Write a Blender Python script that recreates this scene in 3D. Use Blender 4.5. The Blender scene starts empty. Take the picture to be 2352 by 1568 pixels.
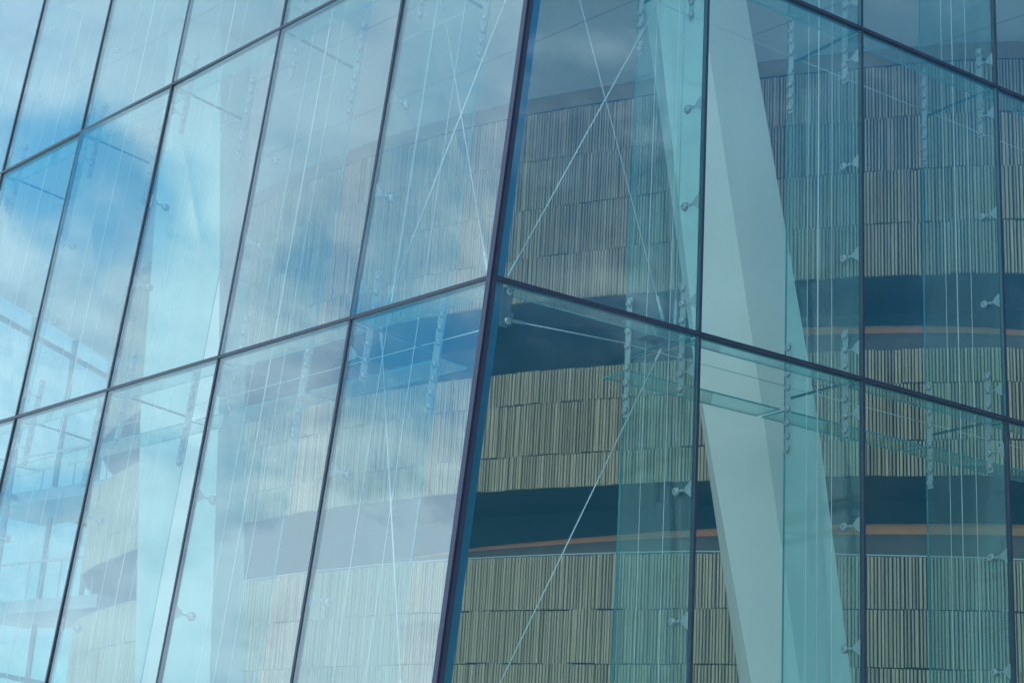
import bpy, math, random
import numpy as np
from mathutils import Vector, Matrix
R = math.radians
random.seed(7)
rng = np.random.default_rng(11)
S = bpy.context.scene
COL = S.collection

# ------------------------------------------------------------------ camera
EYE = 1.6
PITCH, ROLL = 0.29752968, 0.060865
cd = bpy.data.cameras.new("camera")
cam = bpy.data.objects.new("camera", cd)
COL.objects.link(cam)
cd.sensor_width = 36.0
cd.lens = 36.0 * 3778.788 / 2352.0
cd.clip_start, cd.clip_end = 0.1, 5000.0
fw = Vector((0, math.cos(PITCH), math.sin(PITCH)))
up0 = Vector((0, -math.sin(PITCH), math.cos(PITCH)))
rt0 = Vector((1, 0, 0))
rt = math.cos(ROLL) * rt0 + math.sin(ROLL) * up0
up = -math.sin(ROLL) * rt0 + math.cos(ROLL) * up0
m = Matrix((rt, up, -fw)).transposed().to_4x4()
m.translation = (0, 0, EYE)
cam.matrix_world = m
S.camera = cam

# ------------------------------------------------------------------ light and exposure
SUN_AZ, SUN_EL = -38.0, 50.0           # behind the building, so both glass walls stand in shade
S.view_settings.view_transform = 'Standard'
S.view_settings.look = 'None'
S.view_settings.gamma = 1.0
S.view_settings.use_curve_mapping = False
S.view_settings.exposure = 0.12
cy = S.cycles
cy.max_bounces = 8
cy.diffuse_bounces = 3
cy.glossy_bounces = 4
cy.transmission_bounces = 4
cy.transparent_max_bounces = 48
cy.sample_clamp_indirect = 8.0

sun_d = bpy.data.lights.new("sun", 'SUN')
sun_d.energy = 2.5
sun_d.angle = R(0.5)
sun_d.color = (1.0, 0.95, 0.88)
sun = bpy.data.objects.new("sun", sun_d)
COL.objects.link(sun)
sdir = Vector((math.sin(R(SUN_AZ)) * math.cos(R(SUN_EL)), math.cos(R(SUN_AZ)) * math.cos(R(SUN_EL)), math.sin(R(SUN_EL))))
sun.rotation_euler = sdir.to_track_quat('Z', 'Y').to_euler()

W = bpy.data.worlds.new("World")
S.world = W
W.use_nodes = True
nt = W.node_tree
N, LK = nt.nodes, nt.links
N.clear()


def wn(t, **kw):
    n = N.new(t)
    for k, v in kw.items():
        setattr(n, k, v)
    return n


def wmath(op, a, b=None, clamp=False):
    n = wn('ShaderNodeMath', operation=op, use_clamp=clamp)
    for i, v in enumerate((a, b)):
        if v is None:
            continue
        if isinstance(v, (int, float)):
            n.inputs[i].default_value = v
        else:
            LK.new(v, n.inputs[i])
    return n.outputs[0]


tc = wn('ShaderNodeTexCoord')
DIR = tc.outputs['Generated']
sky = wn('ShaderNodeTexSky', sky_type='NISHITA', sun_disc=False)
sky.sun_elevation = R(SUN_EL)
sky.sun_rotation = R(SUN_AZ)
sky.altitude = 10
sky.air_density, sky.dust_density, sky.ozone_density = 1.0, 0.4, 3.0


def noise(scale, detail, rough, sx=1, sy=1, sz=1, off=(0, 0, 0), dist=0.0):
    mp = wn('ShaderNodeMapping')
    mp.inputs['Scale'].default_value = (sx, sy, sz)
    mp.inputs['Location'].default_value = off
    LK.new(DIR, mp.inputs['Vector'])
    n = wn('ShaderNodeTexNoise')
    n.inputs['Scale'].default_value = scale
    n.inputs['Detail'].default_value = detail
    n.inputs['Roughness'].default_value = rough
    n.inputs['Distortion'].default_value = dist
    LK.new(mp.outputs[0], n.inputs['Vector'])
    return n.outputs['Fac']


def spot(vec, r0, r1):
    """1 inside r0 degrees of a sky direction, 0 outside r1"""
    v = Vector(vec).normalized()
    d = wn('ShaderNodeVectorMath', operation='DOT_PRODUCT')
    LK.new(DIR, d.inputs[0])
    d.inputs[1].default_value = v
    mr = wn('ShaderNodeMapRange', interpolation_type='SMOOTHSTEP')
    LK.new(d.outputs['Value'], mr.inputs[0])
    mr.inputs[1].default_value = math.cos(R(r1))
    mr.inputs[2].default_value = math.cos(R(r0))
    return mr.outputs[0]


big = noise(2.3, 2.0, 0.5, sz=1.6, off=(0.3, 1.1, 0.2))
mid = noise(6.0, 7.0, 0.56, sz=1.9, off=(2.3, 0.1, 0.7), dist=0.35)
fine = noise(17.0, 6.0, 0.6, sz=1.7, off=(0.9, 3.1, 0.2), dist=0.2)
dens = wmath('ADD', wmath('MULTIPLY', mid, 1.2), wmath('MULTIPLY', fine, 0.7))
dens = wmath('ADD', dens, wmath('MULTIPLY', big, 0.3))      # about 1.0 in the mean
# the west is mostly cloudy, the east mostly clear
dens = wmath('ADD', dens, wmath('MULTIPLY', spot((-0.93, 0.25, 0.28), 10, 85), 0.30))
dens = wmath('ADD', dens, wmath('MULTIPLY', spot((0.93, -0.27, 0.30), 15, 65), -0.22))
dens = wmath('ADD', dens, wmath('MULTIPLY', spot((0, -0.87, 0.5), 25, 58), 0.35))  # extra cover added behind the camera for the hall's fill light
# breaks of blue and thicker banks
for v, r0, r1, a in (((-0.836, 0.360, 0.414), 0.6, 4.2, -0.56), ((-0.80, 0.40, 0.43), 0.5, 3.4, -0.12),
                     ((-0.914, 0.169, 0.372), 0.5, 3.4, -0.30), ((-0.886, 0.239, 0.395), 0.5, 3.0, -0.18),
                     ((-0.955, 0.243, 0.170), 0.4, 2.4, -0.24),
                     ((-0.962, 0.165, 0.220), 1.0, 5.5, 0.28), ((-0.934, 0.176, 0.300), 0.4, 3.0, 0.2),
                     ((-0.945, 0.29, 0.20), 1.0, 5.0, 0.2), ((-0.845, 0.385, 0.36), 0.5, 3.0, 0.2)):
    dens = wmath('ADD', dens, wmath('MULTIPLY', spot(v, r0, r1), a))
cov = wn('ShaderNodeMapRange', interpolation_type='SMOOTHSTEP')
LK.new(dens, cov.inputs[0])
cov.inputs[1].default_value = 0.84
cov.inputs[2].default_value = 1.50
lit = wn('ShaderNodeMapRange', interpolation_type='SMOOTHSTEP')
LK.new(wmath('ADD', wmath('MULTIPLY', mid, 0.6), wmath('MULTIPLY', fine, 0.4)), lit.inputs[0])
lit.inputs[1].default_value = 0.36
lit.inputs[2].default_value = 0.66
# towards the north and overhead one looks at the shaded undersides of the clouds, low in the west at their lit flanks
shade = wmath('MAXIMUM', spot((-0.27, 0.94, 0.2), 12, 42), spot((0, 0.1, 1.0), 48, 74))
litf = wmath('MULTIPLY', lit.outputs[0], wmath('SUBTRACT', 1.0, wmath('MULTIPLY', shade, 0.85)))
litf = wmath('ADD', litf, wmath('MULTIPLY', spot((-0.958, 0.17, 0.24), 1.0, 7.0), wmath('MULTIPLY', lit.outputs[0], 0.9)), True)
cl = wn('ShaderNodeMix', data_type='RGBA')
LK.new(litf, cl.inputs[0])
cl.inputs[6].default_value = (5.7, 7.9, 10.4, 1)            # shaded cloud
cl.inputs[7].default_value = (11.0, 13.2, 15.2, 1)           # lit cloud
south_fill = spot((0, -0.87, 0.5), 25, 58)                        # unseen cloud brightness added behind the camera to light the hall
cls = wn('ShaderNodeVectorMath', operation='SCALE')
LK.new(cl.outputs[2], cls.inputs[0])
LK.new(wmath('ADD', 1.0, wmath('MULTIPLY', south_fill, 1.5)), cls.inputs['Scale'])
st = wn('ShaderNodeVectorMath', operation='MULTIPLY')
LK.new(sky.outputs[0], st.inputs[0])
st.inputs[1].default_value = (0.52, 1.48, 1.66)              # deep northern blue
# unseen dark band added low in the east to weaken the upright wall's reflections
sep = wn('ShaderNodeSeparateXYZ')
LK.new(DIR, sep.inputs[0])
low_ = wn('ShaderNodeMapRange', interpolation_type='SMOOTHSTEP')
LK.new(wmath('ADD', sep.outputs[2], wmath('MULTIPLY', wmath('SUBTRACT', mid, 0.5), 0.22)), low_.inputs[0])
low_.inputs[1].default_value = 0.22
low_.inputs[2].default_value = 0.56
east_dim = wmath('MULTIPLY', wmath('SUBTRACT', 1.0, low_.outputs[0]), spot((0.95, -0.25, 0.15), 45, 80))
mx = wn('ShaderNodeMix', data_type='RGBA')
LK.new(cov.outputs[0], mx.inputs[0])
LK.new(st.outputs[0], mx.inputs[6])
LK.new(cls.outputs[0], mx.inputs[7])
dim = wn('ShaderNodeVectorMath', operation='SCALE')          # heavier, greyer cloud to the north
LK.new(mx.outputs[2], dim.inputs[0])
LK.new(wmath('SUBTRACT', 1.0, wmath('MULTIPLY', spot((-0.27, 0.94, 0.2), 15, 40), 0.32)), dim.inputs['Scale'])
mb_ = wn('ShaderNodeMix', data_type='RGBA')
LK.new(wmath('MULTIPLY', east_dim, 0.88), mb_.inputs[0])
LK.new(dim.outputs[0], mb_.inputs[6])
mb_.inputs[7].default_value = (0.16, 0.66, 0.95, 1)          # colour of the added eastern dimming
bg = wn('ShaderNodeBackground')
bg.inputs['Strength'].default_value = 0.14
LK.new(mb_.outputs[2], bg.inputs['Color'])
wo = wn('ShaderNodeOutputWorld')
LK.new(bg.outputs[0], wo.inputs['Surface'])


# ------------------------------------------------------------------ materials
def new_mat(name):
    mt = bpy.data.materials.new(name)
    mt.use_nodes = True
    t = mt.node_tree
    t.nodes.clear()
    return mt, t


def solid(name, col, rough=0.5, metal=0.0, var=0.0, vscale=3.0, spec=0.5, bump=0.0):
    mt, t = new_mat(name)
    o = t.nodes.new('ShaderNodeOutputMaterial')
    b = t.nodes.new('ShaderNodeBsdfPrincipled')
    b.inputs['Base Color'].default_value = (*col, 1)
    b.inputs['Roughness'].default_value = rough
    b.inputs['Metallic'].default_value = metal
    b.inputs['Specular IOR Level'].default_value = spec
    t.links.new(b.outputs[0], o.inputs[0])
    if var or bump:
        tcn = t.nodes.new('ShaderNodeTexCoord')
        nz = t.nodes.new('ShaderNodeTexNoise')
        nz.inputs['Scale'].default_value = vscale
        nz.inputs['Detail'].default_value = 6
        t.links.new(tcn.outputs['Object'], nz.inputs['Vector'])
        if var:
            mp = t.nodes.new('ShaderNodeMapRange')
            mp.inputs[1].default_value, mp.inputs[2].default_value = 0.3, 0.7
            mp.inputs[3].default_value, mp.inputs[4].default_value = 1 - var, 1 + var
            t.links.new(nz.outputs['Fac'], mp.inputs[0])
            mixn = t.nodes.new('ShaderNodeVectorMath')
            mixn.operation = 'SCALE'
            mixn.inputs[0].default_value = col
            t.links.new(mp.outputs[0], mixn.inputs['Scale'])
            t.links.new(mixn.outputs[0], b.inputs['Base Color'])
        if bump:
            bp = t.nodes.new('ShaderNodeBump')
            bp.inputs['Strength'].default_value = bump
            t.links.new(nz.outputs['Fac'], bp.inputs['Height'])
            t.links.new(bp.outputs[0], b.inputs['Normal'])
    return mt


def glass(name, tint, f0, coat=(1, 1, 1), dirt=0.0, dirtcol=(0.6, 0.75, 0.75)):
    """thin-sheet glass: each face passes tinted light and mirrors by Schlick's curve"""
    mt, t = new_mat(name)
    nn = t.nodes.new

    def mth(op, a, b):
        n = nn('ShaderNodeMath')
        n.operation = op
        for i, v in enumerate((a, b)):
            if isinstance(v, (int, float)):
                n.inputs[i].default_value = v
            else:
                t.links.new(v, n.inputs[i])
        return n.outputs[0]
    o = nn('ShaderNodeOutputMaterial')
    tr = nn('ShaderNodeBsdfTransparent')
    tr.inputs[0].default_value = (*tint, 1)
    gl = nn('ShaderNodeBsdfGlossy')
    gl.inputs['Color'].default_value = (*coat, 1)
    gl.inputs['Roughness'].default_value = 0.0
    lw = nn('ShaderNodeLayerWeight')
    lw.inputs['Blend'].default_value = 0.5
    p5 = mth('POWER', lw.outputs['Facing'], 5.0)
    fac = mth('ADD', mth('MULTIPLY', p5, 1 - f0), f0)
    mix = nn('ShaderNodeMixShader')
    t.links.new(fac, mix.inputs[0])
    body = tr.outputs[0]
    if dirt:
        df = nn('ShaderNodeBsdfDiffuse')
        df.inputs[0].default_value = (*dirtcol, 1)
        tcn = nn('ShaderNodeTexCoord')
        nz = nn('ShaderNodeTexNoise')
        nz.inputs['Scale'].default_value = 1.3
        nz.inputs['Detail'].default_value = 5
        t.links.new(tcn.outputs['Object'], nz.inputs['Vector'])
        mxd = nn('ShaderNodeMixShader')
        t.links.new(mth('MULTIPLY', nz.outputs['Fac'], 2 * dirt), mxd.inputs[0])
        t.links.new(tr.outputs[0], mxd.inputs[1])
        t.links.new(df.outputs[0], mxd.inputs[2])
        body = mxd.outputs[0]
    t.links.new(body, mix.inputs[1])
    t.links.new(gl.outputs[0], mix.inputs[2])
    t.links.new(mix.outputs[0], o.inputs[0])
    return mt


def slat_mat():
    mt, t = new_mat("oak_slats")
    nn = t.nodes.new
    o = nn('ShaderNodeOutputMaterial')
    b = nn('ShaderNodeBsdfPrincipled')
    g = nn('ShaderNodeNewGeometry')
    rmp = nn('ShaderNodeValToRGB')
    e = rmp.color_ramp.elements
    e[0].position, e[0].color = 0.0, (0.44, 0.305, 0.18, 1)
    e[1].position, e[1].color = 1.0, (0.68, 0.50, 0.315, 1)
    k = rmp.color_ramp.elements.new(0.45)
    k.color = (0.57, 0.415, 0.255, 1)
    t.links.new(g.outputs['Random Per Island'], rmp.inputs[0])
    tcn = nn('ShaderNodeTexCoord')
    mp = nn('ShaderNodeMapping')
    mp.inputs['Scale'].default_value = (40, 40, 1.5)
    nz = nn('ShaderNodeTexNoise')
    nz.inputs['Scale'].default_value = 1.0
    nz.inputs['Detail'].default_value = 4
    t.links.new(tcn.outputs['Object'], mp.inputs[0])
    t.links.new(mp.outputs[0], nz.inputs['Vector'])
    mr = nn('ShaderNodeMapRange')
    mr.inputs[1].default_value, mr.inputs[2].default_value = 0.3, 0.7
    mr.inputs[3].default_value, mr.inputs[4].default_value = 0.78, 1.15
    t.links.new(nz.outputs['Fac'], mr.inputs[0])
    vm = nn('ShaderNodeVectorMath')
    vm.operation = 'SCALE'
    t.links.new(rmp.outputs[0], vm.inputs[0])
    t.links.new(mr.outputs[0], vm.inputs['Scale'])
    t.links.new(vm.outputs[0], b.inputs['Base Color'])
    b.inputs['Roughness'].default_value = 0.62
    t.links.new(b.outputs[0], o.inputs[0])
    return mt


M = dict(
    pane=glass("pane_glass", (0.848, 0.890, 0.858), 0.14, (0.79, 0.94, 1.0)),
    fin=glass("fin_glass", (0.80, 0.935, 0.935), 0.05, (0.85, 0.97, 1), dirt=0.03),
    plate=glass("ledge_glass", (0.80, 0.93, 0.93), 0.06, (0.95, 1, 1), dirt=0.12),
    edge=solid("glass_edge", (0.05, 0.26, 0.27), 0.22),
    joint=solid("fin_joint_silicone", (0.01, 0.09, 0.11), 0.4),
    cap=solid("dark_glazing_bead", (0.012, 0.015, 0.030), 0.38, 0.0, 0.2, 6),
    violet=solid("corner_cover_strip", (0.022, 0.026, 0.050), 0.5, 0.0, 0.15, 3),
    navy=solid("navy_corner_frame", (0.010, 0.085, 0.19), 0.35),
    steel=solid("brushed_steel", (0.46, 0.48, 0.47), 0.32, 0.75),
    plate_steel=solid("painted_plate", (0.40, 0.47, 0.47), 0.45, 0.3),
    dark_steel=solid("dark_bolt_head", (0.12, 0.13, 0.14), 0.4, 0.5),
    rod=solid("rod_steel", (0.66, 0.68, 0.67), 0.35, 0.2),
    white=solid("white_column_paint", (0.75, 0.72, 0.67), 0.5, 0.0, 0.035, 0.6),
    ceil=solid("ceiling_panel", (0.64, 0.65, 0.65), 0.6, 0.0, 0.04, 0.5),
    ceil_joint=solid("ceiling_joint", (0.40, 0.40, 0.40), 0.8),
    slat=slat_mat(),
    backing=solid("dark_backing", (0.022, 0.017, 0.013), 0.8),
    fascia=solid("oak_fascia", (0.34, 0.24, 0.16), 0.6, 0.0, 0.12, 2),
    parapet=solid("reddish_parapet_veneer", (0.095, 0.065, 0.058), 0.5, 0.0, 0.2, 2.5),
    glow=solid("orange_glow_cap", (0.52, 0.19, 0.075), 0.38, 0.0, 0.12, 1.5),  # warm glow along the parapet tops, put into the base colour
    lining=solid("dark_gallery_lining", (0.014, 0.028, 0.040), 0.7),  # blue of the mirrored sky put into the base colour
    rail=solid("pale_rail", (0.45, 0.47, 0.47), 0.4, 0.3),
    floor=solid("marble_floor", (0.55, 0.55, 0.54), 0.35, 0.0, 0.08, 0.7),
    ground=solid("white_marble_paving", (0.55, 0.55, 0.54), 0.55, 0.0, 0.1, 0.4, bump=0.1),
    slab=solid("white_balcony", (0.36, 0.40, 0.42), 0.5, 0.0, 0.04, 1),
    far_frame=solid("far_frame_paint", (0.13, 0.17, 0.21), 0.5),
    hill=solid("wooded_hill", (0.05, 0.07, 0.055), 0.9, 0.0, 0.4, 0.02),
    edge_shade=solid("ceiling_edge", (0.20, 0.22, 0.23), 0.7),  # darkened to carry the underside's shade onto the sky-lit edge
    roof=solid("roof_membrane", (0.5, 0.5, 0.5), 0.7, 0.0, 0.1, 0.5),
)


# ------------------------------------------------------------------ mesh helpers
class MB:
    def __init__(s):
        s.v, s.f, s.mi = [], [], []

    def hexa(s, p, mi=0, caps=None):
        """8 points: 0-3 one end ring, 4-7 the other"""
        b = len(s.v)
        s.v += [tuple(q) for q in p]
        for i, q in enumerate(((0, 3, 2, 1), (4, 5, 6, 7), (0, 1, 5, 4), (1, 2, 6, 5), (2, 3, 7, 6), (3, 0, 4, 7))):
            s.f.append(tuple(b + k for k in q))
            s.mi.append(mi if caps is None else caps[i])
        return s

    def box(s, x0, x1, y0, y1, z0, z1, mi=0):
        return s.hexa([(x0, y0, z0), (x1, y0, z0), (x1, y1, z0), (x0, y1, z0), (x0, y0, z1), (x1, y0, z1), (x1, y1, z1), (x0, y1, z1)], mi)

    def tube(s, a, b, ra, rb=None, n=10, mi=0):
        rb = ra if rb is None else rb
        a, b = Vector(a), Vector(b)
        ax = (b - a).normalized()
        u = ax.orthogonal().normalized()
        w = ax.cross(u)
        base = len(s.v)
        for c, r in ((a, ra), (b, rb)):
            for k in range(n):
                t = 2 * math.pi * k / n
                s.v.append(tuple(c + r * (math.cos(t) * u + math.sin(t) * w)))
        for k in range(n):
            s.f.append((base + k, base + (k + 1) % n, base + n + (k + 1) % n, base + n + k))
            s.mi.append(mi)
        s.f.append(tuple(base + k for k in range(n))[::-1])
        s.f.append(tuple(base + n + k for k in range(n)))
        s.mi += [mi, mi]
        return s

    def lathe(s, c, ax, prof, n=20, mi=0):
        """rings (along, radius) about an axis"""
        c, ax = Vector(c), Vector(ax).normalized()
        u = ax.orthogonal().normalized()
        w = ax.cross(u)
        base = len(s.v)
        for h, r in prof:
            for k in range(n):
                t = 2 * math.pi * k / n
                s.v.append(tuple(c + ax * h + r * (math.cos(t) * u + math.sin(t) * w)))
        for j in range(len(prof) - 1):
            for k in range(n):
                a = base + j * n
                s.f.append((a + k, a + (k + 1) % n, a + n + (k + 1) % n, a + n + k))
                s.mi.append(mi)
        s.f.append(tuple(base + k for k in range(n))[::-1])
        a = base + (len(prof) - 1) * n
        s.f.append(tuple(a + k for k in range(n)))
        s.mi += [mi, mi]
        return s

    def poly(s, pts, mi=0):
        b = len(s.v)
        s.v += [tuple(q) for q in pts]
        s.f.append(tuple(range(b, b + len(pts))))
        s.mi.append(mi)
        return s

    def build(s, name, mats, parent=None, smooth=False, matrix=None):
        me = bpy.data.meshes.new(name)
        me.from_pydata(s.v, [], s.f)
        if not isinstance(mats, (list, tuple)):
            mats = [mats]
        for q in mats:
            me.materials.append(q)
        me.polygons.foreach_set('material_index', s.mi)
        if smooth:
            me.polygons.foreach_set('use_smooth', [True] * len(s.f))
        me.update()
        o = bpy.data.objects.new(name, me)
        COL.objects.link(o)
        if parent:
            o.parent = parent
        if matrix is not None:
            o.matrix_local = matrix
        return o


def tag(o, label=None, cat=None, group=None, kind=None):
    for k, v in (('label', label), ('category', cat), ('group', group), ('kind', kind)):
        if v:
            o[k] = v
    return o


def empty(name, loc=(0, 0, 0), mat=None):
    o = bpy.data.objects.new(name, None)
    COL.objects.link(o)
    o.empty_display_size = 0.3
    if mat is not None:
        o.matrix_world = mat
    else:
        o.location = loc
    return o


KIDS = {}


def kids(o):
    if o.name not in KIDS:
        KIDS[o.name] = list(o.children)
    return KIDS[o.name]


def copy_tree(o, parent=None):
    c = o.copy()
    COL.objects.link(c)
    if parent:
        c.parent = parent
    for ch in kids(o):
        copy_tree(ch, c)
    return c


# ------------------------------------------------------------------ frames of the two glass walls
HL = Vector((math.cos(2.31705895), math.sin(2.31705895), 0))
HR = Vector((math.cos(0.57273746), math.sin(0.57273746), 0))
Z = Vector((0, 0, 1))
C = Vector((-0.22755671, 15.06993228, 5.26525647 + EYE))
D = Z + 0.07391776 * HR                              # the corner edge leans
NR = Vector((HR.y, -HR.x, 0))                        # outward
NL = HL.cross(D).normalized()
if NL.y > 0:
    NL = -NL
TH = 4.3884                                          # storey of glass
WL = [0.0, 2.208, 4.69, 7.197, 9.65, 12.1, 14.57, 17.05]
WR = [0.0, 2.607, 5.004, 7.409, 9.81, 12.21, 14.61]
T0 = -(C.z) + 0.02                                   # ground line in t


def PR(w, dep, t):
    return C + w * HR - NR * dep + t * Z


def PL(w, dep, t):
    return C + w * HL - NL * dep + t * D


def PRC(w, dep, t):
    """right wall, w counted from the leaning corner edge for w = 0"""
    return (C + t * D - NR * dep) if w == 0 else PR(w, dep, t)


TIERS = [T0, -TH, 0.0, TH, 2 * TH + 1.3]
ordw = ["first", "second", "third", "fourth", "fifth", "sixth", "seventh", "eighth"]

# ------------------------------------------------------------------ ground, floor, hills
g = MB().poly([(-900, -900, 0), (900, -900, 0), (900, 900, 0), (-900, 900, 0)]).build("ground", M['ground'])
tag(g, kind='structure')

hill = MB()
prev = None
n = 160
for i in range(n + 1):
    a = 2 * math.pi * i / n
    h = 34 + 16 * math.sin(3 * a + 0.5) + 9 * math.sin(7 * a + 1.3) + 5 * math.sin(17 * a) + 3 * math.sin(41 * a + 2)
    cur = [(520 * math.sin(a), 520 * math.cos(a), -2), (600 * math.sin(a), 600 * math.cos(a), h * 0.72),
           (690 * math.sin(a), 690 * math.cos(a), h), (800 * math.sin(a), 800 * math.cos(a), -2)]
    if prev:
        for k in range(3):
            hill.poly([prev[k], cur[k], cur[k + 1], prev[k + 1]])
    prev = cur
tag(hill.build("hills", M['hill'], smooth=True), kind='structure')


# ------------------------------------------------------------------ plan of the curved timber wall
TAB = [(-14.0, 40.4), (-12.4, 36.2), (-9.8, 32.7), (-6.4, 29.8), (-3.5, 28.2), (-1.0, 27.25), (1.5, 26.55), (4.1, 26.0), (6.4, 25.55),
       (9.0, 25.2), (11.4, 25.0), (14.0, 24.87), (17.9, 24.9), (22.0, 25.6), (26.0, 27.2), (30, 29.6)]
ctrl = [(-6.5, 56.0), (-8.6, 51.5), (-9.9, 47.5), (-10.42, 44.2), (-10.35, 42.0)] + [(r * math.sin(R(a)), r * math.cos(R(a))) for a, r in TAB]
ctrl = np.array(ctrl)


def catmull(P, k=24):
    P = np.vstack([2 * P[0] - P[1], P, 2 * P[-1] - P[-2]])
    out = []
    for i in range(1, len(P) - 2):
        p0, p1, p2, p3 = P[i - 1:i + 3]
        for j in range(k):
            t = j / k
            out.append(0.5 * (2 * p1 + (p2 - p0) * t + (2 * p0 - 5 * p1 + 4 * p2 - p3) * t * t + (3 * p1 - p0 - 3 * p2 + p3) * t ** 3))
    out.append(P[-2])
    return np.array(out)


CUR = catmull(ctrl)
SEG = np.hypot(*np.diff(CUR, axis=0).T)
ARC = np.concatenate([[0], np.cumsum(SEG)])
TAN = np.gradient(CUR, ARC, axis=0)
TAN /= np.linalg.norm(TAN, axis=1)[:, None]
NRM = np.stack([TAN[:, 1], -TAN[:, 0]], 1)           # towards the glass


def plan(s, off=0.0):
    x = np.interp(s, ARC, CUR[:, 0]) + off * np.interp(s, ARC, NRM[:, 0])
    y = np.interp(s, ARC, CUR[:, 1]) + off * np.interp(s, ARC, NRM[:, 1])
    return x, y


def az(s):
    x, y = plan(s)
    a = np.degrees(np.arctan2(x, y))
    return np.where(np.asarray(s) < ARC[120], -14.0, a)


def zint(pairs):
    a, z = zip(*pairs)
    return lambda s: np.interp(az(s), a, z) + EYE


E1 = zint([(-14, 4.50), (-6, 4.50), (4, 4.53), (7, 4.515), (12.7, 4.44), (17.9, 4.40)])
OR = zint([(-8, 4.52), (-5.4, 4.60), (-1.1, 4.79), (4.1, 4.917), (7, 4.96), (12.7, 4.997), (18, 5.01)])
E2 = zint([(0, 5.645), (18, 5.66)])
E3 = zint([(0, 7.675), (18, 7.64)])
OU = zint([(3.5, 7.70), (4.6, 7.92), (7, 8.12), (10.6, 8.18), (12.7, 8.155), (14.8, 8.13), (18.1, 8.04)])
E4 = zint([(0, 8.92), (6, 8.86), (18, 8.845)])
Kz = lambda v: (lambda s: np.full(np.shape(s), v + EYE) + 0.0 * np.asarray(s))

wall = empty("slatted_wall", (0, 26.0, 0))
tag(wall, "curved inner wall clad in upright oak slats with two dark gallery openings", "wall")
Wi = Matrix.Translation((0, -26.0, 0))
SMAX = ARC[-1]


def slat_band(courses, seed):
    r_ = np.random.default_rng(seed)
    mb = MB()
    V, F = [], []
    for lo, hi in courses:
        s = 0.0
        grp, jit = 0, 0.0
        while s < SMAX - 0.1:
            wd = r_.choice([0.030, 0.034, 0.038, 0.044], p=[.25, .4, .25, .1])
            if s < ARC[96]:
                wd *= 3
            gap = r_.uniform(0.013, 0.023)
            if grp <= 0:
                grp = r_.integers(3, 11)
                jit = r_.choice([-0.007, 0.0, 0.007]) + r_.normal(0, 0.002)
            grp -= 1
            pr = r_.choice([0.05, 0.058, 0.062, 0.07]) + r_.normal(0, 0.002)
            s1 = s + wd
            c0 = s + wd * r_.uniform(0.05, 0.30) * (r_.random() < 0.6)
            c1 = s1 - wd * r_.uniform(0.02, 0.22) * (r_.random() < 0.5)
            z0 = float(lo(s)) + 0.008 + jit
            z1 = float(hi(s)) - 0.008 + jit + r_.normal(0, 0.0015)
            pts = []
            for q, o in ((s, 0.0), (c0, pr), (c1, pr * r_.uniform(0.85, 1.0)), (s1, 0.0)):
                pts.append(plan(q, o))
            b = len(V)
            V += [(float(x), float(y), z0) for x, y in pts] + [(float(x), float(y), z1) for x, y in pts]
            F += [(b, b + 1, b + 5, b + 4), (b + 1, b + 2, b + 6, b + 5), (b + 2, b + 3, b + 7, b + 6),
                  (b, b + 3, b + 2, b + 1), (b + 4, b + 5, b + 6, b + 7)]
            s = s1 + gap
    mb.v, mb.f, mb.mi = V, F, [0] * len(F)
    return mb


def ribbon(rows, mat_i=0, mb=None, ds=0.25, s0=0.0, s1=None):
    """a strip of surface through rows of (offset, zfunc) along the wall's plan"""
    mb = mb or MB()
    s = np.arange(s0, (s1 or SMAX), ds)
    idx = []
    for o, zf in rows:
        off = o(s) if callable(o) else o
        x, y = plan(s, off)
        zz = zf(s)
        b = len(mb.v)
        mb.v += [(float(x[i]), float(y[i]), float(zz[i])) for i in range(len(s))]
        idx.append(b)
    for j in range(len(rows) - 1):
        for i in range(len(s) - 1):
            mb.f.append((idx[j] + i, idx[j] + i + 1, idx[j + 1] + i + 1, idx[j + 1] + i))
            mb.mi.append(mat_i)
    return mb


low = slat_band([(Kz(0.02 - 1.6), Kz(1.12)), (Kz(1.12), Kz(1.965)), (Kz(1.965), Kz(2.81)), (Kz(2.81), Kz(3.653)), (Kz(3.653), E1)], 3)
low.build("slat_band", M['slat'], wall, matrix=Wi)
midb = slat_band([(E2, Kz(6.21)), (Kz(6.21), Kz(7.10)), (Kz(7.10), E3)], 4)
midb.build("slat_band", M['slat'], wall, matrix=Wi)
upb = slat_band([(E4, Kz(9.72)), (Kz(9.72), Kz(10.62)), (Kz(10.62), Kz(11.54)), (Kz(11.54), Kz(12.45))], 5)
upb.build("slat_band", M['slat'], wall, matrix=Wi)
bk = ribbon([(-0.9, Kz(-1.58)), (-0.004, Kz(-1.58)), (-0.004, E1), (-0.9, E1)])
ribbon([(-1.9, lambda s: E2(s) + 0.02), (-0.004, lambda s: E2(s) + 0.02), (-0.004, E3), (-0.9, E3)], 0, bk)
ribbon([(-1.9, lambda s: E4(s) + 0.02), (-0.004, lambda s: E4(s) + 0.02), (-0.004, Kz(12.5)), (-0.5, Kz(12.5))], 0, bk)
bk.build("slat_backing", M['backing'], wall, matrix=Wi)
fs = ribbon([(-0.03, Kz(12.40)), (-0.03, Kz(12.81))])
fs.build("oak_fascia", M['fascia'], wall, matrix=Wi)
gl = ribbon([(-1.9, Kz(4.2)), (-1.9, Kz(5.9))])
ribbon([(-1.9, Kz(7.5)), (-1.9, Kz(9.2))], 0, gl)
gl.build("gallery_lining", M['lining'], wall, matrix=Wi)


def lerpz(a, b, k):
    return lambda s: a(s) * (1 - k) + b(s) * k


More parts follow.
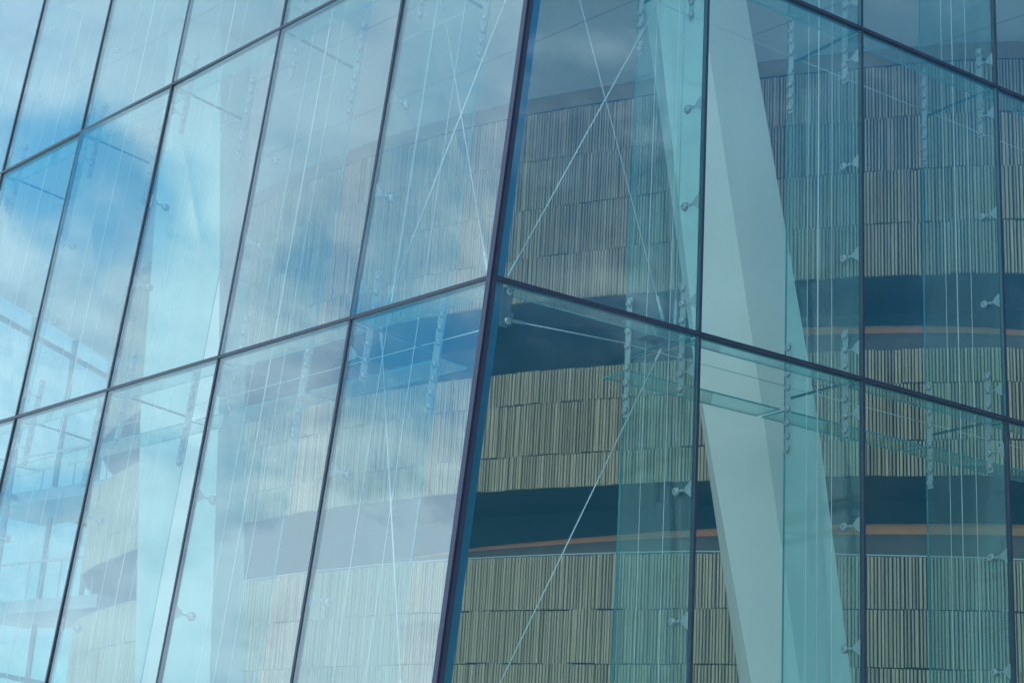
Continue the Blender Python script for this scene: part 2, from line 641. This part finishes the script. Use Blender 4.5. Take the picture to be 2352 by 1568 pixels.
for a, b in ((E1, OR), (E3, OU)):
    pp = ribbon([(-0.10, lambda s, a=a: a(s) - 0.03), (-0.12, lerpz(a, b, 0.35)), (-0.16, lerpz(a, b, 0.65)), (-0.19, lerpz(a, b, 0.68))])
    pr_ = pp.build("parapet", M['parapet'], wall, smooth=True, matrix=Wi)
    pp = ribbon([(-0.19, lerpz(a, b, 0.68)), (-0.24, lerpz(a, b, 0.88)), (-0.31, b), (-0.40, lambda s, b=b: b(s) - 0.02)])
    pp.build("orange_glow_cap", M['glow'], pr_, smooth=True)  # top strip coloured as the orange light on the parapet
rl = ribbon([(0.045, lambda s: E1(s) + 0.012), (0.045, lambda s: E1(s) + 0.032), (-0.02, lambda s: E1(s) + 0.032)])
rl.build("top_rail", M['rail'], wall, matrix=Wi)

# ------------------------------------------------------------------ ceiling, floor, roof
ZC = 12.82 + EYE
foot = [PL(17.05, 0.35, ZC - C.z), PL(0, 0.35, ZC - C.z) + HR * 0.1, PR(14.6, 0.35, ZC - C.z)]
rim = [(foot[0].x, foot[0].y), (foot[1].x, foot[1].y), (foot[2].x, foot[2].y), (26, 62), (-11.3, 47.3), (-12.07, 44.6), (-13.3, 40.6), (-15.9, 32.2)]
cb = MB()
nrim = len(rim)
cb.poly([(x, y, ZC) for x, y in rim][::-1], 0)
cb.poly([(x, y, ZC + 2.5) for x, y in rim], 1)
for i in range(nrim):
    (x0, y0), (x1, y1) = rim[i], rim[(i + 1) % nrim]
    cb.poly([(x0, y0, ZC), (x1, y1, ZC), (x1, y1, ZC + 2.5), (x0, y0, ZC + 2.5)], 2)
ce = cb.build("ceiling", [M['ceil'], M['roof'], M['edge_shade']])
tag(ce, kind='structure')
cj = MB()
for k in range(1, 6):                                   # open joints between the ceiling panels
    a, b = PL(0, 0.4 + 2.1 * k, 0) + HR * 0.2, PL(16.5, 0.4 + 2.1 * k, 0)
    d = (b - a).normalized()
    q = d.cross(Z) * 0.012
    cj.poly([(p.x, p.y, ZC - 0.004) for p in (a - q, a + q, b + q, b - q)])
tag(cj.build("ceiling_joint", M['ceil_joint'], ce), None)
fl = MB().poly([(x, y, 0.012) for x, y in [(p.x, p.y) for p in (PL(17.05, 0.3, T0), PL(0, 0.3, T0) + HR * .2, PR(14.6, .3, 0))] + rim[3:]])
tag(fl.build("floor", M['floor']), kind='structure')

# ------------------------------------------------------------------ the two glass walls
panew = {}


def pane_box(P, nrm, off, th, jit=0.0):
    """P: four corner points of the outer face"""
    mb = MB()
    j = [rng.normal(0, jit) for _ in range(4)]
    a = [p - nrm * (off + j[i]) for i, p in enumerate(P)]
    b = [p - nrm * (off + th + j[i]) for i, p in enumerate(P)]
    mb.hexa(a + b, 0, [0, 0, 1, 1, 1, 1])
    return mb


def cap_bar(a, b, side, nrm, w, out, inn):
    """rectangular bar from a to b, half width w along side, proud by out and reaching in by inn"""
    mb = MB()
    ring = lambda p: [p - side * w + nrm * out, p + side * w + nrm * out, p + side * w - nrm * inn, p - side * w - nrm * inn]
    mb.hexa(ring(a) + ring(b))
    return mb


def build_facade(name, label, P, ws, nrm, h, dvec, jit):
    root = empty(name, tuple(P(ws[2], 0, T0)))
    root['label'], root['category'] = label, "glass wall"
    inv = Matrix.Translation(-root.location)
    g_ = 0.016
    for i in range(len(ws) - 1):
        for j in range(4):
            t0, t1 = TIERS[j] + 0.02, TIERS[j + 1] - 0.02
            w0, w1 = ws[i], ws[i + 1]
            if name == "glass_facade" and w0 == 0 and P is PRC:
                c = [PRC(0, 0, t0) + HR * g_, PR(w1 - g_, 0, t0), PR(w1 - g_, 0, t1), PRC(0, 0, t1) + HR * g_]
            else:
                c = [P(w0, 0, t0) + h * g_, P(w1, 0, t0) - h * g_, P(w1, 0, t1) - h * g_, P(w0, 0, t1) + h * g_]
            pane_box(c, nrm, 0.0, 0.03, jit).build("glass_pane", [M['pane'], M['edge']], root, matrix=inv)
    for i in range(1, len(ws)):                       # upright beads, cut at every transom
        for j in range(4):
            a, b = P(ws[i], 0, TIERS[j] + 0.026), P(ws[i], 0, TIERS[j + 1] - 0.026)
            cap_bar(a, b, h, nrm, 0.016, 0.012, 0.05).build("mullion", M['cap'], root, matrix=inv)
    for j in range(1, 5):                             # level beads
        a = P(0, 0, TIERS[j]) + h * 0.03
        b = P(ws[-1], 0, TIERS[j])
        cap_bar(a, b, dvec.normalized(), nrm, 0.020, 0.016, 0.06).build("transom", M['cap'], root, matrix=inv)
        for i in range(len(ws) - 1):                  # glass ledge behind the transom
            w0 = ws[i] + (0.22 if i == 0 else 0.05)
            q = [P(w0, 0.07, TIERS[j]) if i else P(0, 0.07, TIERS[j]) + h * 0.22, P(ws[i + 1] - 0.05, 0.07, TIERS[j]),
                 P(ws[i + 1] - 0.05, 0.30, TIERS[j]), P(w0, 0.30, TIERS[j]) if i else P(0, 0.30, TIERS[j]) + h * 0.34]
            mb = MB().hexa([p - Z * 0.035 for p in q] + [p - Z * 0.015 for p in q], 0, [0, 0, 1, 1, 1, 1])
            mb.build("glass_ledge", [M['plate'], M['edge']], root, matrix=inv)
    return root, inv


fL, invL = build_facade("glass_facade", "leaning glass wall of slanted panes mirroring pale clouds, ending at the corner edge", PL, WL, NL, HL, D, 0.007)
fR, invR = build_facade("glass_facade", "upright clear glass wall of tall panes showing the oak slats and white column", PRC, WR, NR, HR, Z, 0.004)
# corner edge: a violet cover strip on the leaning wall, a black seal, a navy frame inside the upright wall
top, bot = 2 * TH, T0
c0, c1 = C + D * bot, C + D * top
MB().hexa([c0 + HL * 0.006 + NL * .02, c0 + HL * 0.068 + NL * .02, c0 + HL * 0.068 - NL * .05, c0 + HL * 0.02 - NL * .05,
           c1 + HL * 0.006 + NL * .02, c1 + HL * 0.068 + NL * .02, c1 + HL * 0.068 - NL * .05, c1 + HL * 0.02 - NL * .05]).build("corner_strip", M['violet'], fL, matrix=invL)
MB().hexa([c0 + HR * 0.0 + NR * .016, c0 + HR * 0.045 + NR * .016, c0 + HR * 0.045 - NR * .045, c0 + HR * 0.004 - NR * .045,
           c1 + HR * 0.0 + NR * .016, c1 + HR * 0.045 + NR * .016, c1 + HR * 0.045 - NR * .045, c1 + HR * 0.004 - NR * .045]).build("corner_seal", M['cap'], fR, matrix=invR)
MB().hexa([c0 + HR * 0.05 - NR * .04, c0 + HR * 0.16 - NR * .04, c0 + HR * 0.16 - NR * .10, c0 + HR * 0.08 - NR * .10,
           c1 + HR * 0.05 - NR * .04, c1 + HR * 0.16 - NR * .04, c1 + HR * 0.16 - NR * .10, c1 + HR * 0.08 - NR * .10]).build("corner_frame", M['navy'], fR, matrix=invR)

# ------------------------------------------------------------------ glass fins with their fittings
FD = 1.28                                             # how far a fin reaches in


def make_bolt(parent, x, y, z, side, k=1.0, mesh=[None]):
    if mesh[0] is None:
        b = MB().lathe((-0.004, 0, 0), (1, 0, 0), [(0, 0.043), (0.008, 0.042)], 20, 1)
        b.lathe((0.002, 0, 0), (1, 0, 0), [(0, 0.040), (0.010, 0.039), (0.0101, 0.036), (0.022, 0.035), (0.028, 0.030), (0.0285, 0.021)], 20, 0)
        b.lathe((0.027, 0, 0), (1, 0, 0), [(0, 0.015), (0.006, 0.013), (0.006, 0.008), (0.003, 0.007)], 12, 0)
        b.lathe((0.030, 0, 0), (1, 0, 0), [(0, 0.009), (0.004, 0.008)], 8, 1)
        o = b.build("bolt", [M['steel'], M['dark_steel']])
        mesh[0] = o.data
        bpy.data.objects.remove(o)
    o = bpy.data.objects.new("bolt", mesh[0])
    COL.objects.link(o)
    o.parent = parent
    o.matrix_local = Matrix.Translation((x, y, z)) @ Matrix.Diagonal((side, k, k, 1))
    return o


def make_fin(side, mtx):
    root = empty("glass_fin", mat=mtx)
    ends = [T0 + 0.05, -TH - 0.012, -TH + 0.012, -0.012, 0.012, TH - 0.012, TH + 0.012, 2 * TH + 1.1]
    for k in range(0, 8, 2):
        b = MB()
        x0, x1, y0, y1, z0, z1 = -0.015, 0.015, 0.05, FD, ends[k], ends[k + 1]
        p = [(x0, y0, z0), (x1, y0, z0), (x1, y1, z0), (x0, y1, z0), (x0, y0, z1), (x1, y0, z1), (x1, y1, z1), (x0, y1, z1)]
        b.hexa(p, 0, [1, 1, 1, 0, 1, 0])
        b.build("blade", [M['fin'], M['edge']], root)
    for zz in (0.0, TH):
        MB().box(-0.014, 0.014, 0.06, FD - 0.01, zz - 0.008, zz + 0.008).build("joint_seal", M['joint'], root)
    for zz in (0.0, TH):
        for y, offs in ((FD - 0.075, (-.62, -.46, -.30, -.13, .13, .30, .46, .62)), (0.26, (-.56, -.39, -.20, .20, .39, .56))):
            b = MB()
            xs = sorted((side * 0.0155, side * 0.026))
            b.box(xs[0], xs[1], y - 0.04, y + 0.04, zz + offs[0] - 0.07, zz + offs[-1] + 0.07)
            pl = b.build("splice_plate", M['plate_steel'], root)
            for o in offs:
                make_bolt(pl, side * 0.0265, y, zz + o, side)
    for zz in (-3.0, -1.66, -0.39, 0.37, 1.50, 2.66, TH - 0.36, TH + 0.39, TH + 1.5, TH + 2.7):
        near = abs(zz) < 0.5 or abs(zz - TH) < 0.5
        b = MB()
        x = side * 0.034
        if near:                                      # only an arm from the splice plate to the glass
            b.tube((x, 0.22, zz), (x, 0.12, zz), 0.010, 0.008, 10)
        else:
            b.tube((x, 0.25, zz), (x, 0.12, zz), 0.010, 0.009, 10)
            xs = sorted((side * 0.0155, side * 0.05))
            b.box(xs[0], xs[1], 0.165, 0.185, zz - 0.014, zz + 0.014)
        cl_ = b.build("clamp", M['plate_steel'], root)
        f = MB()
        for sgn in (-1, 1):
            f.hexa([(x - .008, 0.125, zz + sgn * .020), (x + .008, 0.125, zz + sgn * .020), (x + .008, 0.125, zz), (x - .008, 0.125, zz),
                    (x - .008, 0.034, zz + sgn * .085), (x + .008, 0.034, zz + sgn * .085), (x + .008, 0.034, zz), (x - .008, 0.034, zz)])
        f.lathe((x - .012, 0.10, zz), (1, 0, 0), [(0, 0.018), (0.024, 0.018)], 12)
        f.build("glass_foot", M['plate_steel'], cl_)
        if not near:
            make_bolt(cl_, x, 0.26, zz, side * 1.1, 1.22)
    return root


def frame_at(P, w, inward, along):
    y = inward.normalized()
    z = along.normalized()
    x = y.cross(z).normalized()
    y = z.cross(x)
    mt = Matrix((x, y, z)).transposed().to_4x4()
    mt.translation = P(w, 0, 0)
    return mt


for side, P, ws, nrm, along, wallname in ((-1, PR, WR, NR, Z, "upright"), (1, PL, WL, NL, D, "leaning")):
    proto = None
    for i in range(1, 5 if side < 0 else 7):
        mt = frame_at(P, ws[i], -nrm, along)
        if proto is None:
            fin = proto = make_fin(side, mt)
            kids(proto)
        else:
            fin = copy_tree(proto)
            fin.matrix_world = mt
        tag(fin, f"bolted clear glass fin on the {ordw[i-1]} upright seam from the corner, {wallname} glass wall", "glass fin", f"glass fins behind the {wallname} glass wall")

# ------------------------------------------------------------------ rods
TUBE = 0.007


def rod(name, a, b, r, label, group, ends=(True, True)):
    a, b = Vector(a), Vector(b)
    root = empty(name, a)
    inv = Matrix.Translation(-a)
    MB().tube(a, b, r, n=8).build("rod", M['rod'], root, matrix=inv, smooth=True)
    d = (b - a).normalized()
    for k, (p, q) in enumerate(((a, d), (b, -d))):
        if ends[k]:
            mb = MB().lathe(p, q, [(-0.02, 0.012), (0.0, 0.019), (0.16, 0.019), (0.18, 0.015), (0.27, 0.015), (0.30, r)], 12)
            mb.build("terminal", M['steel'], root, matrix=inv)
    tag(root, label, "rod", group)
    return root


def ext(a, b, k):
    return a + (b - a) * k


GX = "crossed steel bracing rods of the corner bays"
A0, A1 = PR(0.60, .65, 0.33), PR(2.43, .65, 4.14)
rod("bracing_rod", A0, ext(A0, A1, 1.06), TUBE, "steel rod climbing rightwards from the corner in the upright wall's upper corner pane", GX)
B0, B1 = PR(2.65, .67, 0.30), PR(1.32, .67, 3.75)
rod("bracing_rod", B0, ext(B0, B1, 1.2), TUBE * .62, "steel rod climbing leftwards from the first fin in the upright wall's upper corner pane", GX)
D0, D1 = PR(2.67, .65, 0.09), PR(0.79, .65, -3.77)
rod("bracing_rod", D0, ext(D0, D1, 1.08), TUBE, "steel rod falling leftwards from the first fin in the upright wall's lower corner pane", GX)
F0, F1 = PL(2.49, .65, .45), PL(1.16, .65, 3.84)
rod("bracing_rod", F0, ext(F0, F1, 1.06), TUBE, "steel rod climbing rightwards from the first fin in the leaning wall's upper corner pane", GX)
G0, G1 = PL(0.87, .67, .48), PL(2.36, .67, 4.28)
rod("bracing_rod", G0, ext(G0, G1, 1.02), TUBE * .7, "steel rod climbing leftwards from the corner in the leaning wall's upper corner pane", GX)
I0, I1 = PL(2.53, .65, .19), PL(1.32, .65, -3.75)
rod("bracing_rod", I0, ext(I0, I1, 1.06), TUBE, "steel rod falling rightwards from a fork end in the leaning wall's lower corner pane", GX)
for P, ws, wn_, i0 in ((PR, WR, "upright", 5), (PL, WL, "leaning", 7)):
    for i in range(1, i0):
        b0 = 0.30 if wn_ == "upright" else 0.46
        o = 0.18 if i == 1 else 0.0
        dp = 0.65 if i == 1 else 0.67
        rod("hanger_rod", P(ws[i] + (0.19 if i == 1 else -0.06), dp, b0 if i == 1 else T0 + .3), P(ws[i] + (0.19 if i == 1 else -0.06), dp, 2 * TH + 0.9), TUBE if i < 3 else TUBE * .8,
            f"upright steel hanger rod beside the {ordw[i-1]} fin from the corner, {wn_} glass wall", f"hanger rods beside the fins of the {wn_} wall")
        for dd, nm in ((0.88, "inner"), (0.47, "outer")):
            c_ = MB().tube(P(ws[i] - .03, dd, T0 + .3), P(ws[i] - .03, dd, 2 * TH + .9), 0.003, n=6).build("reflection_line", M['rod'])  # thin tube standing for reflections of the fin's laminated edges
            tag(c_, f"thin modelled reflection line, {'room' if nm == 'inner' else 'glass'} side of the rod at the {ordw[i-1]} fin, {wn_} wall", "reflection line", f"thin modelled reflections beside the fins of the {wn_} wall")
        if i < i0 - 1:
            for t_, lv in ((0.16, "lower"), (TH + 0.12, "upper")):
                a, b = P(ws[i], FD - 0.03, t_), P(ws[i + 1], FD - 0.03, t_)
                rod("tie_rod", a, b, 0.0055, f"level tie rod between the {ordw[i-1]} and {ordw[i]} fins at the {lv} plates, {wn_} wall", f"level tie rods of the {wn_} wall", (False, False))
            a, b = P(ws[i], 0, -0.11), P(ws[i + 1], 0, -0.11)
            nn_ = -(NR if wn_ == "upright" else NL)
            nn_ = Vector((nn_.x, nn_.y, 0)).normalized()
            hh_ = (b - a).normalized()
            q = [a + hh_ * .05 + nn_ * (FD + .03), b - hh_ * .05 + nn_ * (FD + .03), b - hh_ * .05 + nn_ * (FD + .46), a + hh_ * .05 + nn_ * (FD + .46)]
            bm_ = MB().hexa([p - Z * .02 for p in q] + [p for p in q], 0, [0, 0, 1, 1, 1, 1]).build("glass_shelf", [M['plate'], M['edge']])
            tag(bm_, f"level glass stiffening plank between the {ordw[i-1]} and {ordw[i]} fins from the corner, {wn_} wall", "glass plank", f"glass planks of the {wn_} wall")
K0, K1 = PR(0.42, .30, -0.28), PR(2.607, 1.25, 0.17)
rod("tie_rod", K0, K1, 0.007, "level tie rod from the corner bracket to the first fin of the upright wall", "level tie rods of the upright wall", (True, False))
K0, K1 = PL(1.44, 1.25, 0.16), PL(2.208, 1.25, 0.16)
rod("tie_rod", K0, K1, 0.007, "level tie rod from the corner bracket to the first fin of the leaning wall", "level tie rods of the leaning wall", (False, False))
# corner bracket
br = empty("corner_bracket", PR(.26, .2, -.25))
inv = Matrix.Translation(-br.location)
b = MB()
p = lambda w, d_, t: PR(w, d_, t)
b.hexa([p(.20, .12, -.42), p(.28, .12, -.42), p(.28, .15, -.42), p(.20, .15, -.42), p(.22, .12, -.02), p(.34, .12, -.02), p(.34, .15, -.02), p(.22, .15, -.02)])
b.hexa([p(.26, .12, -.34), p(.42, .26, -.34), p(.42, .29, -.34), p(.26, .16, -.34), p(.26, .12, -.22), p(.44, .26, -.22), p(.44, .29, -.22), p(.26, .16, -.22)])
b.build("bracket_plate", M['dark_steel'], br, matrix=inv)
for t in (-.06, -.36):
    MB().lathe(p(.28, .12, t), NR, [(0, .036), (.012, .036), (.02, .024)], 16).build("bolt", M['steel'], br, matrix=inv)
tag(br, "small dark steel bracket inside the corner edge just under the level seam", "bracket")
b2 = empty("fin_bracket", PR(2.55, .62, .12))
inv = Matrix.Translation(-b2.location)
b = MB()
b.hexa([p(2.45, .5, .10), p(2.58, .5, .10), p(2.58, .9, .10), p(2.45, .9, .10), p(2.45, .5, .13), p(2.58, .5, .13), p(2.58, .9, .13), p(2.45, .9, .13)])
b.hexa([p(2.60, .60, -.02), p(2.72, .60, -.02), p(2.72, .70, -.02), p(2.60, .70, -.02), p(2.60, .60, .30), p(2.72, .60, .30), p(2.72, .70, .30), p(2.60, .70, .30)])
b.build("bracket_block", M['dark_steel'], b2, matrix=inv)
tag(b2, "dark steel bracket gathering the crossed rods at the first fin of the upright wall", "bracket")


# ------------------------------------------------------------------ slanted white columns
def column(P, nrm, paths, label, depth_back=1.15):
    ins = -Vector((nrm.x, nrm.y, 0)).normalized()

    def at(path, dep, t):
        ts = [q[1] for q in path]
        wsx = [q[0] for q in path]
        if t > ts[0]:
            w = wsx[0] + (wsx[0] - wsx[1]) / (ts[0] - ts[1]) * (t - ts[0])
        elif t < ts[-1]:
            w = wsx[-1] + (wsx[-1] - wsx[-2]) / (ts[-1] - ts[-2]) * (t - ts[-1])
        else:
            w = float(np.interp(t, ts[::-1], wsx[::-1]))
        return P(w, dep, t)
    mid = [paths[k][0][1][1] for k in range(3)]
    lv = sorted([T0 + 0.02, sum(mid) / 3 - 1.6, sum(mid) / 3 - .8, sum(mid) / 3, sum(mid) / 3 + .8, sum(mid) / 3 + 1.6, ZC - C.z - 0.01])
    mb = MB()
    rings = []
    for t in lv:
        pts = [at(pp_, dep, t) for pp_, dep in paths]
        for q in pts:
            q.z = C.z + t
        L_, Cr, Rr = pts
        Bk = (L_ + Rr) / 2 + ins * depth_back
        ring = [L_, Cr, Rr, Bk]
        b = len(mb.v)
        mb.v += [tuple(q) for q in ring]
        rings.append(b)
    for a, b in zip(rings, rings[1:]):
        for k in range(4):
            mb.f.append((a + k, a + (k + 1) % 4, b + (k + 1) % 4, b + k))
            mb.mi.append(0)
    mb.f.append(tuple(rings[0] + k for k in range(4))[::-1])
    mb.f.append(tuple(rings[-1] + k for k in range(4)))
    mb.mi += [0, 0]
    o = mb.build("slanted_column", M['white'])
    tag(o, label, "column", "slanted white columns inside the hall")
    o['kind'] = 'thing'
    return o


COLR = [([(3.79, 5.41), (4.75, 0.11), (5.63, -3.20)], 2.5), ([(4.30, 5.45), (5.45, 0.19), (6.12, -3.16)], 2.18), ([(5.22, 5.86), (6.54, 0.43), (7.17, -3.05)], 2.36)]
column(PR, NR, COLR, "white faceted column leaning behind the upright glass wall, right of the corner")
COLL = [([(11.61, 8.33), (9.75, 0.45), (8.51, -3.32)], 1.95), ([(11.16, 8.14), (9.22, 0.35), (8.09, -3.34)], 1.9), ([(10.86, 8.31), (8.43, 0.40), (7.48, -3.26)], 2.45)]
column(PL, NL, COLL, "dimmer pale column behind the leaning glass wall, left of the timber cladding")

# ------------------------------------------------------------------ far end of the hall: glazing, balconies
A = Vector((-13.3, 40.6, 0))
fd = Vector((1.23, 4.0, 0)).normalized()
fn = Vector((fd.y, -fd.x, 0))
far = empty("far_glazing", A + fd * -6)
tag(far, "distant glass end wall with thin grey frames and sky behind, beyond the leaning wall", "glass wall")
inv = Matrix.Translation(-far.location)
ks = np.arange(-8.7, 8.0, 2.08)
for i, k in enumerate(ks):
    q = A + fd * float(k)
    cap_bar(q, q + Z * (ZC - 0.01), fd, fn, 0.045, 0.06, 0.06).build("mullion", M['far_frame'], far, matrix=inv)
    if i + 1 < len(ks):
        q2 = A + fd * float(ks[i + 1])
        for z0, z1 in ((0.05, 5.0), (5.1, 9.5), (9.6, 12.3 + EYE - .06), (12.3 + EYE + .06, ZC - .02)):
            pane_box([q + fd * .05 + Z * z0, q2 - fd * .05 + Z * z0, q2 - fd * .05 + Z * z1, q + fd * .05 + Z * z1], fn, 0, .03).build("glass_pane", [M['pane'], M['edge']], far, matrix=inv)
        for zz in (5.05, 9.55, 12.3 + EYE):
            cap_bar(q + fd * .046 + Z * zz, q2 - fd * .046 + Z * zz, Z, fn, 0.06, 0.05, 0.05).build("transom", M['far_frame'], far, matrix=inv)
for zz, nm in ((5.25, "lower"), (8.1, "upper")):
    bl = empty("balcony", (-12, 42, zz + EYE))
    inv = Matrix.Translation(-bl.location)
    p0, p1 = Vector((-14.2, 43.9, 0)), Vector((-9.6, 39.9, 0))
    dd = (p1 - p0).normalized()
    nrm = Vector((dd.y, -dd.x, 0))
    a, b = p0 + Z * (zz + EYE), p1 + Z * (zz + EYE)
    MB().hexa([a, b, b - nrm * 2.2, a - nrm * 2.2, a + Z * -.32, b + Z * -.32, b - nrm * 2.2 - Z * .32, a - nrm * 2.2 - Z * .32]).build("slab", M['slab'], bl, matrix=inv)
    cap_bar(a + Z * .95, b + Z * .95, Z, nrm, .03, .03, .03).build("handrail", M['rail'], bl, matrix=inv)
    for k in np.linspace(0.3, (b - a).length - .3, 5):
        q = a + dd * float(k)
        MB().tube(q, q + Z * .92, .02, n=8).build("post", M['rail'], bl, matrix=inv)
    tag(bl, f"{nm} white edged balcony at the far end of the hall", "balcony", "balconies at the far end")
